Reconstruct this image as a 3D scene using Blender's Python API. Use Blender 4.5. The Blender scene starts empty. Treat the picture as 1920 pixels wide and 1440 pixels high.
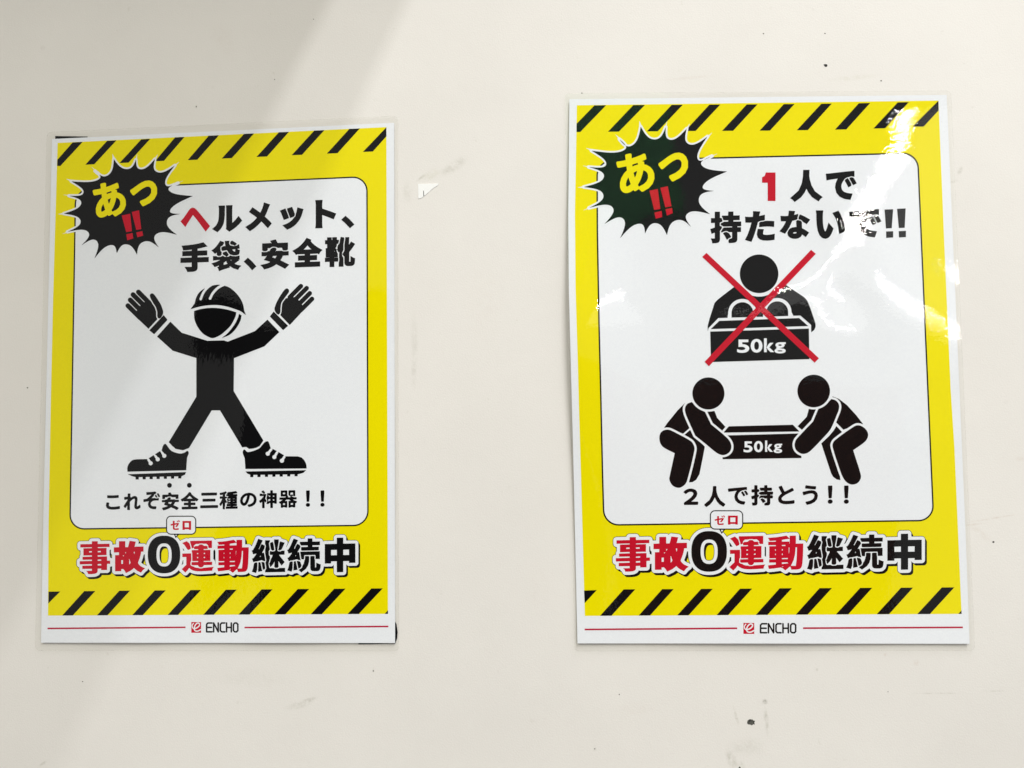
import bpy, math, random
import numpy as np
from mathutils import Matrix, Vector
from mathutils.geometry import delaunay_2d_cdt

scn = bpy.context.scene
COL = scn.collection

# ------------------------------------------------------------------ camera
# wall = plane y 0, the camera stands 0.43 m in front of it; metres throughout
CAM = Vector((0.0, -0.4308, 1.5))
CP, CY, CR, FPX = 0.0562, 0.0749, -0.0122, 1443.0
ROT = (Matrix.Rotation(math.pi / 2, 3, 'X') @ Matrix.Rotation(CR, 3, 'Z')
       @ Matrix.Rotation(CY, 3, 'Y') @ Matrix.Rotation(CP, 3, 'X'))
cam_d = bpy.data.cameras.new('camera')
cam = bpy.data.objects.new('camera', cam_d)
COL.objects.link(cam)
cam.matrix_world = Matrix.Translation(CAM) @ ROT.to_4x4()
cam_d.sensor_width = 36.0
cam_d.lens = FPX / 1920 * 36.0
cam_d.clip_start = 0.02
cam_d.clip_end = 100
scn.camera = cam

# ------------------------------------------------------------------ light
WORLD, KEY, ROW, ROW2, FILL, FILL2, FIELD = 0.345, 19.0, 54.0, 190.0, 28.0, 49.0, 200.0
w = bpy.data.worlds.new('World')
scn.world = w
w.use_nodes = True
WN, WL = w.node_tree.nodes, w.node_tree.links
WN['Background'].inputs[0].default_value = (1.0, 0.99, 0.955, 1)
WN['Background'].inputs[1].default_value = WORLD
scn.view_settings.view_transform = 'Standard'
scn.view_settings.look = 'None'
scn.view_settings.gamma = 1
scn.view_settings.exposure = 0.06
scn.cycles.use_denoising = True


def area(name, loc, target, sx, sy, power, color=(1, 0.97, 0.92), roll=0.0):
    l = bpy.data.lights.new(name, 'AREA')
    l.shape = 'RECTANGLE'
    l.size, l.size_y, l.energy, l.color = sx, sy, power, color
    o = bpy.data.objects.new(name, l)
    COL.objects.link(o)
    q = (Vector(target) - Vector(loc)).to_track_quat('-Z', 'Y')
    o.matrix_world = Matrix.Translation(Vector(loc)) @ q.to_matrix().to_4x4() @ Matrix.Rotation(roll, 4, 'Z')
    return o


# twin tubes overhead, running away from the wall, and a farther row to the right
for _x in (0.618, 0.668):
    area('fluorescent_tube', (_x, -1.25, 3.3), (_x, -1.25, 0), 0.012, 1.2, KEY, (1, .995, .985))
area('fluorescent_tube_row', (2.4, -6.7, 3.3), (2.4, -6.7, 0), 0.034, 3.9, ROW)
area('fluorescent_tube_row', (6.6, -10.0, 3.3), (6.6, -10.0, 0), 6.4, 0.14, ROW2)
area('lit_ceiling_field', (6.0, -7.0, 3.32), (6.0, -7.0, 0), 7.0, 9.0, FIELD, (1, 1, .99))
area('added_fill_lamp', (2.1, -2.6, 3.4), (2.1, -2.6, 0), 1.2, 1.2, FILL, (1, 1, .98))  # added overhead fill for the general light level
area('added_fill_lamp', (-0.6, -2.4, 3.4), (-0.6, -2.4, 0), 1.2, 1.2, FILL2, (1, .95, .80))  # added warm fill towards the left side

R_ = np.array(ROT)


def wall_pt(px, py):
    """photograph pixel arrays -> (x, z) on the wall"""
    d = np.stack([(px - 960) / FPX, -(py - 720) / FPX, -np.ones_like(px)], -1) @ R_.T
    t = -CAM.y / d[..., 1]
    return CAM.x + d[..., 0] * t, CAM.z + d[..., 2] * t


def to3d(px, py, h):
    """a traced point on the sheet that stands h metres off the wall there"""
    px = np.asarray(px, float); py = np.asarray(py, float)
    x, z = wall_pt(px, py)
    k = h / -CAM.y
    return np.stack([x + (CAM.x - x) * k, -h + 0 * x, z + (CAM.z - z) * k], -1)


# ------------------------------------------------------------------ materials
def new_mat(name):
    m = bpy.data.materials.new(name)
    m.use_nodes = True
    return m, m.node_tree.nodes, m.node_tree.links, m.node_tree.nodes['Principled BSDF']


def ink_mat(name, rgb, rough=0.55, mottling=0.04):
    m, N, L, b = new_mat(name)
    tc = N.new('ShaderNodeTexCoord')
    nz = N.new('ShaderNodeTexNoise'); nz.inputs['Scale'].default_value = 900; nz.inputs['Detail'].default_value = 2
    L.new(tc.outputs['Object'], nz.inputs['Vector'])
    mix = N.new('ShaderNodeMix'); mix.data_type = 'RGBA'
    mix.inputs[6].default_value = (*[c * (1 - mottling) for c in rgb], 1)
    mix.inputs[7].default_value = (*[min(1, c * (1 + mottling)) for c in rgb], 1)
    L.new(nz.outputs['Fac'], mix.inputs[0])
    L.new(mix.outputs[2], b.inputs['Base Color'])
    b.inputs['Roughness'].default_value = rough
    b.inputs['Specular IOR Level'].default_value = 0.0
    return m


M_PAPER = ink_mat('white_paper', (0.875, 0.905, 0.985))
M_WHITE = ink_mat('white_unprinted_paper', (0.875, 0.905, 0.985))
M_YELLOW = ink_mat('yellow_ink', (0.90, 0.79, 0.0015))
M_BLACK = ink_mat('black_ink', (0.006, 0.006, 0.007))
M_RED = ink_mat('red_ink', (0.58, 0.008, 0.028))
M_RULE = ink_mat('rule_red_ink', (0.50, 0.02, 0.06))
M_TAPE = ink_mat('black_tape_cloth', (0.006, 0.006, 0.008), 0.4)
M_SCRAP = ink_mat('white_scrap_paper', (0.93, 0.94, 0.94))
M_HOLE = ink_mat('chipped_dark_plaster', (0.10, 0.10, 0.09), 0.9, 0.6)
M_SPOT = ink_mat('dark_spot', (0.05, 0.05, 0.05), 0.9)


def film_mat(name, tint, wave, rough=0.025):
    m, N, L, b = new_mat(name)
    N.remove(b)
    out = N['Material Output']
    tr = N.new('ShaderNodeBsdfTransparent'); tr.inputs[0].default_value = (*tint, 1)
    gl = N.new('ShaderNodeBsdfGlossy'); gl.inputs['Roughness'].default_value = rough
    lw = N.new('ShaderNodeLayerWeight'); lw.inputs['Blend'].default_value = 0.5
    p5 = N.new('ShaderNodeMath'); p5.operation = 'POWER'; p5.inputs[1].default_value = 5
    fr = N.new('ShaderNodeMapRange'); fr.inputs[3].default_value = 0.045; fr.inputs[4].default_value = 1.0
    L.new(lw.outputs['Facing'], p5.inputs[0]); L.new(p5.outputs[0], fr.inputs[0])
    mx = N.new('ShaderNodeMixShader')
    tc = N.new('ShaderNodeTexCoord')
    n1 = N.new('ShaderNodeTexNoise'); n1.inputs['Scale'].default_value = 600; n1.inputs['Detail'].default_value = 1.5
    n2 = N.new('ShaderNodeTexNoise'); n2.inputs['Scale'].default_value = 55; n2.inputs['Detail'].default_value = 3
    L.new(tc.outputs['Object'], n1.inputs['Vector']); L.new(tc.outputs['Object'], n2.inputs['Vector'])
    b1 = N.new('ShaderNodeBump'); b1.inputs['Distance'].default_value = wave * 0.000013; b1.inputs['Strength'].default_value = 1
    b2 = N.new('ShaderNodeBump'); b2.inputs['Distance'].default_value = wave * 0.00003; b2.inputs['Strength'].default_value = 1
    L.new(n1.outputs['Fac'], b1.inputs['Height']); L.new(n2.outputs['Fac'], b2.inputs['Height'])
    L.new(b1.outputs[0], b2.inputs['Normal'])
    L.new(b2.outputs[0], gl.inputs['Normal'])
    L.new(fr.outputs[0], mx.inputs[0]); L.new(tr.outputs[0], mx.inputs[1]); L.new(gl.outputs[0], mx.inputs[2])
    L.new(mx.outputs[0], out.inputs[0])
    return m


M_FILM = film_mat('clear_laminate', (0.985, 0.985, 0.975), 1.0, 0.014)
M_RIM = film_mat('laminate_edge', (0.95, 0.95, 0.93), 1.0, 0.5)


def wall_mat():
    m, N, L, b = new_mat('painted_wall')
    tc = N.new('ShaderNodeTexCoord')

    def noise(scale, det=4, rough=.5, vec=None):
        n = N.new('ShaderNodeTexNoise'); n.inputs['Scale'].default_value = scale
        n.inputs['Detail'].default_value = det; n.inputs['Roughness'].default_value = rough
        L.new(vec or tc.outputs['Object'], n.inputs['Vector']); return n.outputs['Fac']

    def ramp(v, a, c, lo=0.0, hi=1.0):
        r = N.new('ShaderNodeMapRange'); r.inputs[1].default_value = a; r.inputs[2].default_value = c
        r.inputs[3].default_value = lo; r.inputs[4].default_value = hi; L.new(v, r.inputs[0]); return r.outputs[0]

    def mixc(f, a, c):
        x = N.new('ShaderNodeMix'); x.data_type = 'RGBA'
        L.new(f, x.inputs[0])
        for i, v in ((6, a), (7, c)):
            if isinstance(v, tuple): x.inputs[i].default_value = (*v, 1)
            else: L.new(v, x.inputs[i])
        return x.outputs[2]

    def mul(a, c):
        x = N.new('ShaderNodeMath'); x.operation = 'MULTIPLY'; x.use_clamp = True
        for i, v in ((0, a), (1, c)):
            if isinstance(v, (float, int)): x.inputs[i].default_value = v
            else: L.new(v, x.inputs[i])
        return x.outputs[0]

    col = mixc(ramp(noise(7, 5, .6), .3, .7), (0.772, 0.750, 0.722), (0.832, 0.810, 0.782))
    col = mixc(mul(ramp(noise(3.2, 3), .45, .65), .25), col, (0.80, 0.77, 0.74))
    col = mixc(mul(ramp(noise(1500, 2), .45, .75), .12), col, (0.62, 0.60, 0.54))
    col = mixc(mul(ramp(noise(160, 3, .7), .66, .78), .35), col, (0.60, 0.58, 0.52))
    # grime with a shape of its own: (x px, y px, length, width, angle, strength)
    for (px, py, ln, wd, an, st, c) in STAINS:
        x, z = wall_pt(np.array(float(px)), np.array(float(py)))
        mp = N.new('ShaderNodeMapping'); mp.vector_type = 'TEXTURE'
        mp.inputs['Location'].default_value = (float(x), 0, float(z))
        mp.inputs['Rotation'].default_value = (0, -math.radians(an), 0)
        mp.inputs['Scale'].default_value = (ln * 0.0003, 1, wd * 0.0003)
        L.new(tc.outputs['Object'], mp.inputs['Vector'])
        g = N.new('ShaderNodeTexGradient'); g.gradient_type = 'QUADRATIC_SPHERE'
        L.new(mp.outputs[0], g.inputs['Vector'])
        f = mul(ramp(g.outputs['Fac'], 0.0, .45), ramp(noise(260, 4, .7), .35, .6))
        col = mixc(mul(f, float(st) * .8), col, c)
    L.new(col, b.inputs['Base Color'])
    b.inputs['Roughness'].default_value = 0.55
    b.inputs['Specular IOR Level'].default_value = 0.25
    bp = N.new('ShaderNodeBump'); bp.inputs['Distance'].default_value = 0.00012; bp.inputs['Strength'].default_value = 0.6
    ad = N.new('ShaderNodeMath'); ad.operation = 'ADD'
    L.new(noise(1100, 3), ad.inputs[0]); L.new(noise(90, 4), ad.inputs[1])
    L.new(ad.outputs[0], bp.inputs['Height']); L.new(bp.outputs[0], b.inputs['Normal'])
    return m


G1, G2, G3 = (0.50, 0.49, 0.43), (0.62, 0.61, 0.50), (0.66, 0.58, 0.52)
STAINS = [
    (850, 312, 46, 15, 32, .55, G1), (808, 328, 30, 15, 25, .5, G2), (790, 333, 16, 4, 36, .7, G1),
    (764, 360, 14, 30, 0, .35, G1), (777, 640, 10, 85, 0, .3, G1), (776, 700, 8, 40, 0, .3, G1),
    (578, 1313, 26, 6, 18, .9, G1), (560, 1322, 34, 10, 14, .5, G1), (82, 1431, 16, 4, 30, .8, G1),
    (1380, 1342, 4, 24, 14, .8, G1), (1437, 1352, 6, 34, 4, .75, G1), (1434, 1316, 7, 7, 0, .9, (.25, .24, .2)),
    (1372, 1425, 12, 26, 24, .8, G1), (1400, 1400, 44, 22, 0, .35, G1), (1390, 1438, 10, 14, 0, .7, G1),
    (1600, 146, 62, 8, 3, .35, G2), (1290, 146, 66, 5, 2, .35, G3),
    (1718, 1242, 8, 8, 0, .55, G3), (1760, 1300, 60, 2.2, 1, .5, G1), (1865, 1296, 26, 2.2, 2, .5, G1),
    (1860, 972, 62, 2.6, 9, .75, G3), (1826, 983, 34, 3, 6, .5, G3), (1838, 1000, 34, 10, -40, .3, G3),
    (1800, 320, 12, 6, 60, .8, G1), (1790, 340, 14, 4, 10, .5, G1), (1912, 860, 14, 6, 0, .4, G3),
    (1660, 1228, 4, 5, 0, .7, G3), (1532, 1255, 4, 5, 0, .6, G1), (700, 1257, 2.5, 8, 0, .6, G1),
    (420, 75, 30, 60, 30, .12, G3), (80, 90, 8, 8, 0, .4, G1), (368, 200, 3, 5, 0, .6, G1),
    (1115, 1404, 5, 7, 0, .4, G1), (1536, 1390, 4, 8, 0, .4, G1), (1190, 1330, 60, 22, 10, .14, G3),
    (470, 1270, 90, 30, 0, .14, G1), (1010, 1100, 40, 80, 0, .10, G3), (905, 560, 60, 120, 0, .10, G3),
]

# ------------------------------------------------------------------ flat shape engine
BIG = 1e3


class Grid:
    def __init__(s, x0, y0, x1, y1, cell):
        s.c = cell; s.x0 = x0; s.y0 = y0
        s.nx = int((x1 - x0) / cell) + 2; s.ny = int((y1 - y0) / cell) + 2
        s.X = s.x0 + np.arange(s.nx) * cell; s.Y = s.y0 + np.arange(s.ny) * cell

    def empty(s):
        return np.full((s.ny, s.nx), BIG)

    def dist(s, segs, band):
        """distance to line segments, exact inside the band"""
        D = np.full((s.ny, s.nx), BIG)
        c = s.c
        for (ax, ay), (bx, by) in segs:
            i0 = max(0, int((min(ax, bx) - band - s.x0) / c)); i1 = min(s.nx, int((max(ax, bx) + band - s.x0) / c) + 2)
            j0 = max(0, int((min(ay, by) - band - s.y0) / c)); j1 = min(s.ny, int((max(ay, by) + band - s.y0) / c) + 2)
            if i1 <= i0 or j1 <= j0: continue
            X = s.X[i0:i1][None, :]; Y = s.Y[j0:j1][:, None]
            dx, dy = bx - ax, by - ay
            l2 = dx * dx + dy * dy
            if l2 < 1e-12: t = 0.0
            else: t = np.clip(((X - ax) * dx + (Y - ay) * dy) / l2, 0, 1)
            d = np.hypot(X - ax - t * dx, Y - ay - t * dy)
            np.minimum(D[j0:j1, i0:i1], d, out=D[j0:j1, i0:i1])
        return D

    def inside(s, loops, wind=False):
        T = np.zeros((s.ny, s.nx + 1), np.int32)
        for lp in loops:
            P = np.asarray(lp, float); Q = np.roll(P, -1, 0)
            for (ax, ay), (bx, by) in zip(P, Q):
                if ay == by: continue
                lo, hi = min(ay, by), max(ay, by)
                j0 = max(0, math.ceil((lo - s.y0) / s.c - 1e-9)); j1 = min(s.ny, math.ceil((hi - s.y0) / s.c - 1e-9))
                if j1 <= j0: continue
                y = s.Y[j0:j1]
                x = ax + (y - ay) * (bx - ax) / (by - ay)
                i = np.clip(np.ceil((x - s.x0) / s.c), 0, s.nx).astype(int)
                T[np.arange(j0, j1), i] += 1 if (not wind or by > ay) else -1
        C = np.cumsum(T, 1)[:, :-1]
        return C != 0 if wind else (C % 2) == 1

    def poly(s, loops, band=1.5, wind=False):
        segs = []
        for lp in loops:
            P = [tuple(p) for p in lp]
            segs += list(zip(P, P[1:] + P[:1]))
        D = s.dist(segs, band)
        return np.where(s.inside(loops, wind), -D, D)

    def circle(s, x, y, r):
        return np.hypot(s.X[None, :] - x, s.Y[:, None] - y) - r

    def ellipse(s, x, y, a, b, p=2.0):
        q = (np.abs((s.X[None, :] - x) / a) ** p + np.abs((s.Y[:, None] - y) / b) ** p) ** (1 / p)
        return (q - 1) * min(a, b)

    def stroke(s, pts, wdt, band=None):
        r = wdt / 2
        return s.dist(list(zip(pts, pts[1:])), r + 2) - r

    def box_grow(s, F, rx, ry):
        for ax, r in ((1, rx / s.c), (0, ry / s.c)):
            n = int(r); fr = r - n
            G = F.copy()

            def sh(A, k):
                o = np.full_like(A, BIG)
                if ax == 1:
                    if k > 0: o[:, k:] = A[:, :-k]
                    elif k < 0: o[:, :k] = A[:, -k:]
                    else: o = A
                else:
                    if k > 0: o[k:] = A[:-k]
                    elif k < 0: o[:k] = A[-k:]
                    else: o = A
                return o
            for k in range(1, n + 1):
                G = np.minimum(G, np.minimum(sh(F, k), sh(F, -k)))
            if fr > 1e-6:
                for sg in (1, -1):
                    a, c = sh(F, sg * n), sh(F, sg * (n + 1))
                    v = a * (1 - fr) + c * fr
                    G = np.minimum(G, v)
            F = G
        return F

    def contours(s, F, tol):
        """closed loops of the zero level"""
        F = F.copy(); F[0] = F[-1] = BIG; F[:, 0] = F[:, -1] = BIG
        F[F == 0] = 1e-9
        I = F < 0
        a, b, c, d = I[:-1, :-1], I[:-1, 1:], I[1:, 1:], I[1:, :-1]
        code = a * 1 + b * 2 + c * 4 + d * 8
        J, K = np.nonzero((code > 0) & (code < 15))
        # edges: 0 top(j,k)-(j,k+1) 1 right 2 bottom 3 left ; directed so that inside is on one side
        TAB = {1: [(3, 0)], 2: [(0, 1)], 3: [(3, 1)], 4: [(1, 2)], 5: [(3, 0), (1, 2)], 6: [(0, 2)], 7: [(3, 2)],
               8: [(2, 3)], 9: [(2, 0)], 10: [(0, 1), (2, 3)], 11: [(2, 1)], 12: [(1, 3)], 13: [(1, 0)], 14: [(0, 3)]}
        nxt = {}

        def key(j, k, e):
            if e == 0: return (j, k, 0)
            if e == 2: return (j + 1, k, 0)
            if e == 3: return (j, k, 1)
            return (j, k + 1, 1)
        for j, k in zip(J.tolist(), K.tolist()):
            for e0, e1 in TAB[int(code[j, k])]:
                nxt[key(j, k, e0)] = key(j, k, e1)
        loops = []
        while nxt:
            st = next(iter(nxt)); cur = st; ks = []
            while cur in nxt:
                ks.append(cur); cur = nxt.pop(cur)
            if len(ks) < 4: continue
            A = np.array(ks)
            j, k, h = A[:, 0], A[:, 1], A[:, 2]
            f0 = F[j, k]; f1 = F[np.where(h == 1, j + 1, j), np.where(h == 0, k + 1, k)]
            t = f0 / (f0 - f1)
            x = s.x0 + (k + np.where(h == 0, t, 0)) * s.c
            y = s.y0 + (j + np.where(h == 1, t, 0)) * s.c
            P = simplify(np.stack([x, y], 1), tol)
            if len(P) >= 3:
                q = np.roll(P, -1, 0)
                if abs((P[:, 0] * q[:, 1] - q[:, 0] * P[:, 1]).sum()) / 2 > 0.6: loops.append(P)
        return loops


def simplify(P, tol):
    n = len(P)
    far = int(np.argmax(((P - P[0]) ** 2).sum(1)))
    keep = np.zeros(n, bool); keep[0] = keep[far] = True
    Q = np.vstack([P, P[:1]])
    st = [(0, far), (far, n)]
    while st:
        a, b = st.pop()
        if b - a < 2: continue
        A, B = Q[a], Q[b]
        d = B - A; L = math.hypot(*d)
        M = Q[a + 1:b] - A
        dist = np.abs(M[:, 0] * d[1] - M[:, 1] * d[0]) / L if L > 1e-9 else np.hypot(M[:, 0], M[:, 1])
        i = int(np.argmax(dist))
        if dist[i] > tol:
            i += a + 1
            keep[i] = True
            st += [(a, i), (i, b)]
    return P[keep]


def inside_pts(pts, loops):
    c = np.zeros(len(pts), int)
    for P in loops:
        P = np.asarray(P, float); Q = np.roll(P, -1, 0)
        for (ax, ay), (bx, by) in zip(P, Q):
            if ay == by: continue
            m = (pts[:, 1] >= min(ay, by)) & (pts[:, 1] < max(ay, by))
            x = ax + (pts[:, 1] - ay) * (bx - ax) / (by - ay)
            c += m & (x < pts[:, 0])
    return c % 2 == 1


def triangulate(loops, step=None):
    V = []; E = []
    step = step or 11
    loops = [np.array(densify([tuple(p) for p in P], 12)) for P in loops]
    for P in loops:
        b = len(V); n = len(P)
        V += [tuple(map(float, p)) for p in P]
        E += [(b + i, b + (i + 1) % n) for i in range(n)]
    A = np.array(V)
    if step:
        x0, y0 = A.min(0); x1, y1 = A.max(0)
        gx, gy = np.meshgrid(np.arange(x0 + step / 2, x1, step), np.arange(y0 + step / 2, y1, step))
        G = np.stack([gx.ravel(), gy.ravel()], 1)
        if len(G):
            G = G[inside_pts(G, loops)]
            V += [tuple(g) for g in G.tolist()]
    r = delaunay_2d_cdt([Vector(v) for v in V], E, [], 0, 1e-6)
    v = np.array([(p[0], p[1]) for p in r[0]]); f = np.array([t for t in r[2] if len(t) == 3])
    cen = v[f].mean(1)
    f = f[inside_pts(cen, loops)]
    return v, f


def mesh_obj(name, V, F, mat, parent=None, smooth=False):
    me = bpy.data.meshes.new(name)
    org = Vector(parent['base']) if parent is not None and 'base' in parent else Vector((0, 0, 0))
    me.from_pydata((np.asarray(V) - np.array(org)).tolist(), [], [tuple(int(i) for i in f) for f in F])
    if smooth:
        me.polygons.foreach_set('use_smooth', [True] * len(me.polygons))
    me.materials.append(mat)
    o = bpy.data.objects.new(name, me)
    COL.objects.link(o)
    if parent is not None:
        o.parent = parent
        if 'base' in parent: o['base'] = parent['base']
    return o


def face_out(V, F):
    """orient triangles towards the room (-y)"""
    a, b, c = V[F[:, 0]], V[F[:, 1]], V[F[:, 2]]
    n = np.cross(b - a, c - a)[:, 1]
    F = F.copy(); m = n > 0
    F[m] = F[m][:, ::-1]
    return F


def sheet(name, parts, mat, parent, hfun, layer, step=12):
    """one printed area or thin sheet; parts = list of loop lists"""
    if len(parts) > 1:
        return [sheet(name, [p], mat, parent, hfun, layer, step) for p in parts][0]
    VS = []; FS = []; n = 0
    for loops in parts:
        if not loops: continue
        v, f = triangulate(loops, step)
        VS.append(v); FS.append(f + n); n += len(v)
    v = np.vstack(VS); f = np.vstack(FS)
    V = to3d(v[:, 0], v[:, 1], hfun(v[:, 0], v[:, 1]) + layer)
    return mesh_obj(name, V, face_out(V, f), mat, parent)


def rim(V, F, loop_pts_front, loop_pts_back):
    n0 = len(V); n = len(loop_pts_front)
    V = np.vstack([V, loop_pts_front, loop_pts_back])
    R = []
    for i in range(n):
        j = (i + 1) % n
        R += [(n0 + i, n0 + j, n0 + n + j), (n0 + i, n0 + n + j, n0 + n + i)]
    return V, np.vstack([F, np.array(R)])


def slab(name, loop, mat, parent, hfun, back, front, step=12):
    """thin body with front, back and edge"""
    loop = densify(loop, 12)
    v, f = triangulate([loop], step)
    A = to3d(v[:, 0], v[:, 1], hfun(v[:, 0], v[:, 1]) + front)
    B = to3d(v[:, 0], v[:, 1], hfun(v[:, 0], v[:, 1]) + back)
    fo = face_out(A, f)
    V = np.vstack([A, B]); F = np.vstack([fo, fo[:, ::-1] + len(A)])
    L = np.array(loop)
    V, F = rim(V, F, to3d(L[:, 0], L[:, 1], hfun(L[:, 0], L[:, 1]) + front),
               to3d(L[:, 0], L[:, 1], hfun(L[:, 0], L[:, 1]) + back))
    return mesh_obj(name, V, F, mat, parent)


def densify(loop, d):
    out = []
    n = len(loop)
    for i in range(n):
        a, b = np.array(loop[i], float), np.array(loop[(i + 1) % n], float)
        k = max(1, int(np.hypot(*(b - a)) / d))
        out += [tuple(a + (b - a) * t / k) for t in range(k)]
    return out


def cr(ox, oy, s):
    return lambda pts: [(ox + x / s, oy + y / s) for x, y in pts]


def round_quad(c, r, seg=7):
    out = []
    n = len(c)
    rs = r if isinstance(r, (list, tuple)) else [r] * n
    for i in range(n):
        p = np.array(c[i], float); a = np.array(c[i - 1], float) - p; b = np.array(c[(i + 1) % n], float) - p
        if rs[i] <= 0: out.append(tuple(p)); continue
        A = p + a / np.hypot(*a) * rs[i]; B = p + b / np.hypot(*b) * rs[i]
        for k in range(seg + 1):
            t = k / seg
            w_ = 0.62  # rounder than a plain parabola
            q = ((1 - t) ** 2 * A + 2 * t * (1 - t) * w_ * 1.14 * p + t * t * B) / ((1 - t) ** 2 + 2 * t * (1 - t) * w_ * 1.14 + t * t)
            out.append(tuple(q))
    return out


def smooth(pts, sharp=(), k=6):
    """closed Catmull-Rom through the points; indices in sharp stay corners"""
    P = np.array(pts, float); n = len(P); out = []
    for i in range(n):
        p0, p1, p2, p3 = P[i - 1], P[i], P[(i + 1) % n], P[(i + 2) % n]
        L = np.hypot(*(p2 - p1)) + 1e-9
        m1 = (p2 - p0); m2 = (p3 - p1)
        m1 = m1 / (np.hypot(*m1) + 1e-9) * L; m2 = m2 / (np.hypot(*m2) + 1e-9) * L
        if i in sharp: m1 = p2 - p1
        if (i + 1) % n in sharp: m2 = p2 - p1
        for j in range(k):
            t = j / k
            out.append(tuple((2 * t**3 - 3 * t**2 + 1) * p1 + (t**3 - 2 * t**2 + t) * m1 + (-2 * t**3 + 3 * t**2) * p2 + (t**3 - t**2) * m2))
    return out


# ------------------------------------------------------------------ lettering from the built-in face
_gl = {}


def glyph(ch):
    if ch in _gl: return _gl[ch]
    cu = bpy.data.curves.new('outline', 'FONT'); cu.body = ch; cu.size = 1; cu.resolution_u = 4; cu.fill_mode = 'NONE'
    o = bpy.data.objects.new('outline', cu); COL.objects.link(o)
    bpy.context.view_layer.update()
    m = o.to_mesh()
    nx = {}
    for e in m.edges: nx[e.vertices[0]] = e.vertices[1]
    V = [(v.co.x, -v.co.y) for v in m.vertices]
    loops = []
    while nx:
        s0 = next(iter(nx)); c = s0; L = []
        while c in nx:
            L.append(V[c]); c = nx.pop(c)
        loops.append(np.array(L))
    o.to_mesh_clear()
    bpy.data.objects.remove(o); bpy.data.curves.remove(cu)
    _gl[ch] = loops
    return loops


def mitre(loops, rx, ry):
    """embolden outlines with square corners kept; outer loops run one way, counters the other"""
    A = []
    for P in loops:
        Q = np.roll(P, -1, 0); A.append((P[:, 0] * Q[:, 1] - Q[:, 0] * P[:, 1]).sum())
    sg = 1.0 if A[int(np.argmax(np.abs(A)))] > 0 else -1.0
    out = []
    for P in loops:
        keep = [i for i in range(len(P)) if np.hypot(*(P[i] - P[i - 1])) > 0.05]
        P = P[keep]
        d1 = P - np.roll(P, 1, 0); d2 = np.roll(P, -1, 0) - P
        n1 = np.stack([d1[:, 1], -d1[:, 0]], 1) * sg; n2 = np.stack([d2[:, 1], -d2[:, 0]], 1) * sg
        n1 /= np.hypot(n1[:, 0], n1[:, 1])[:, None] + 1e-9; n2 /= np.hypot(n2[:, 0], n2[:, 1])[:, None] + 1e-9
        m = n1 + n2
        m = m / np.maximum((m * n1).sum(1), 0.30)[:, None]
        out.append(P + m * np.array([rx, ry]))
    return out


def glyph_field(ch, box, rx, ry, rr=0.0, skew=0.0, rot=0.0, cell=0.25, pad=8, lean=0.0, gap=1.7):
    """signed field of a character whose ink fills box (photo px), thickened by rx, ry (square) and rr (round)"""
    x0, x1, y0, y1 = box
    G = Grid(x0 - pad, y0 - pad, x1 + pad, y1 + pad, cell)
    loops = glyph(ch) if isinstance(ch, str) else ch
    a = math.radians(rot); ca, sa = math.cos(a), math.sin(a)
    L = [np.stack([P[:, 0] * ca + P[:, 1] * sa, -P[:, 0] * sa + P[:, 1] * ca], 1) for P in loops]
    A = np.vstack(L); lo, hi = A.min(0), A.max(0)
    if hi[0] - lo[0] < 1e-6: hi[0] = lo[0] + 1
    w0, h0 = hi - lo
    ix, iy = rx + rr, ry + rr
    # normalise, then skew so that the sheared letter still fills the box
    W, H = (x1 - x0 - 2 * ix), (y1 - y0 - 2 * iy)
    Hs = H - abs(skew) * W; Ws = W - abs(lean) * H
    out = []
    for P in L:
        u = (P[:, 0] - lo[0]) / w0 - .5; v = (P[:, 1] - lo[1]) / h0 - .5
        X = u * Ws + lean * v * H; Y = v * Hs + skew * u * W
        out.append(np.stack([X + (x0 + x1) / 2, Y + (y0 + y1) / 2], 1))
    thin = out
    if rx > 0 or ry > 0:
        out = mitre(out, rx, ry)
        # refit: mitred corners may stand beyond the box
        A = np.vstack(out); l2, h2 = A.min(0), A.max(0)
        c0 = np.array([x0 + rr, y0 + rr]); c1_ = np.array([x1 - rr, y1 - rr])
        k_ = (c1_ - c0) / (h2 - l2)
        thin = [c0 + (P - l2) * k_ for P in thin]
        out = [c0 + (P - l2) * k_ for P in out]
    F = G.poly(out, band=rr + 3, wind=True) - rr
    if gap > 0:
        # strokes that were apart stay apart by a hair line
        ar = [(P[:, 0] * np.roll(P[:, 1], -1) - np.roll(P[:, 0], -1) * P[:, 1]).sum() for P in thin]
        sg = np.sign(ar[int(np.argmax(np.abs(ar)))])
        comp = [P for P, a_ in zip(thin, ar) if a_ * sg > 0]
        if len(comp) > 1:
            D = np.sort(np.stack([G.dist([(tuple(p), tuple(q)) for p, q in zip(P, np.roll(P, -1, 0))], 7.0) for P in comp]), 0)[:2]
            free = (D[0] < 7) & (D[1] < 7) & ~G.inside(thin, wind=True)
            F = np.where(free, np.maximum(F, (gap - np.abs(D[1] - D[0])) / 2), F)
    return G, F


def letters(name, items, mat, parent, hfun, layer, tol=0.12, **kw):
    """items: (char, (x0,x1,y0,y1), rx, ry[, rr])"""
    for it in items:
        ch, box, rx, ry = it[:4]; rr = it[4] if len(it) > 4 else 0
        G, F = glyph_field(ch, box, rx, ry, rr, **kw)
        sheet(name, [G.contours(F, tol)], mat, parent, hfun, layer)


# ------------------------------------------------------------------ things
def tag(o, label=None, cat=None, kind=None, group=None):
    if label: o['label'] = label
    if cat: o['category'] = cat
    if kind: o['kind'] = kind
    if group: o['group'] = group


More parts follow.
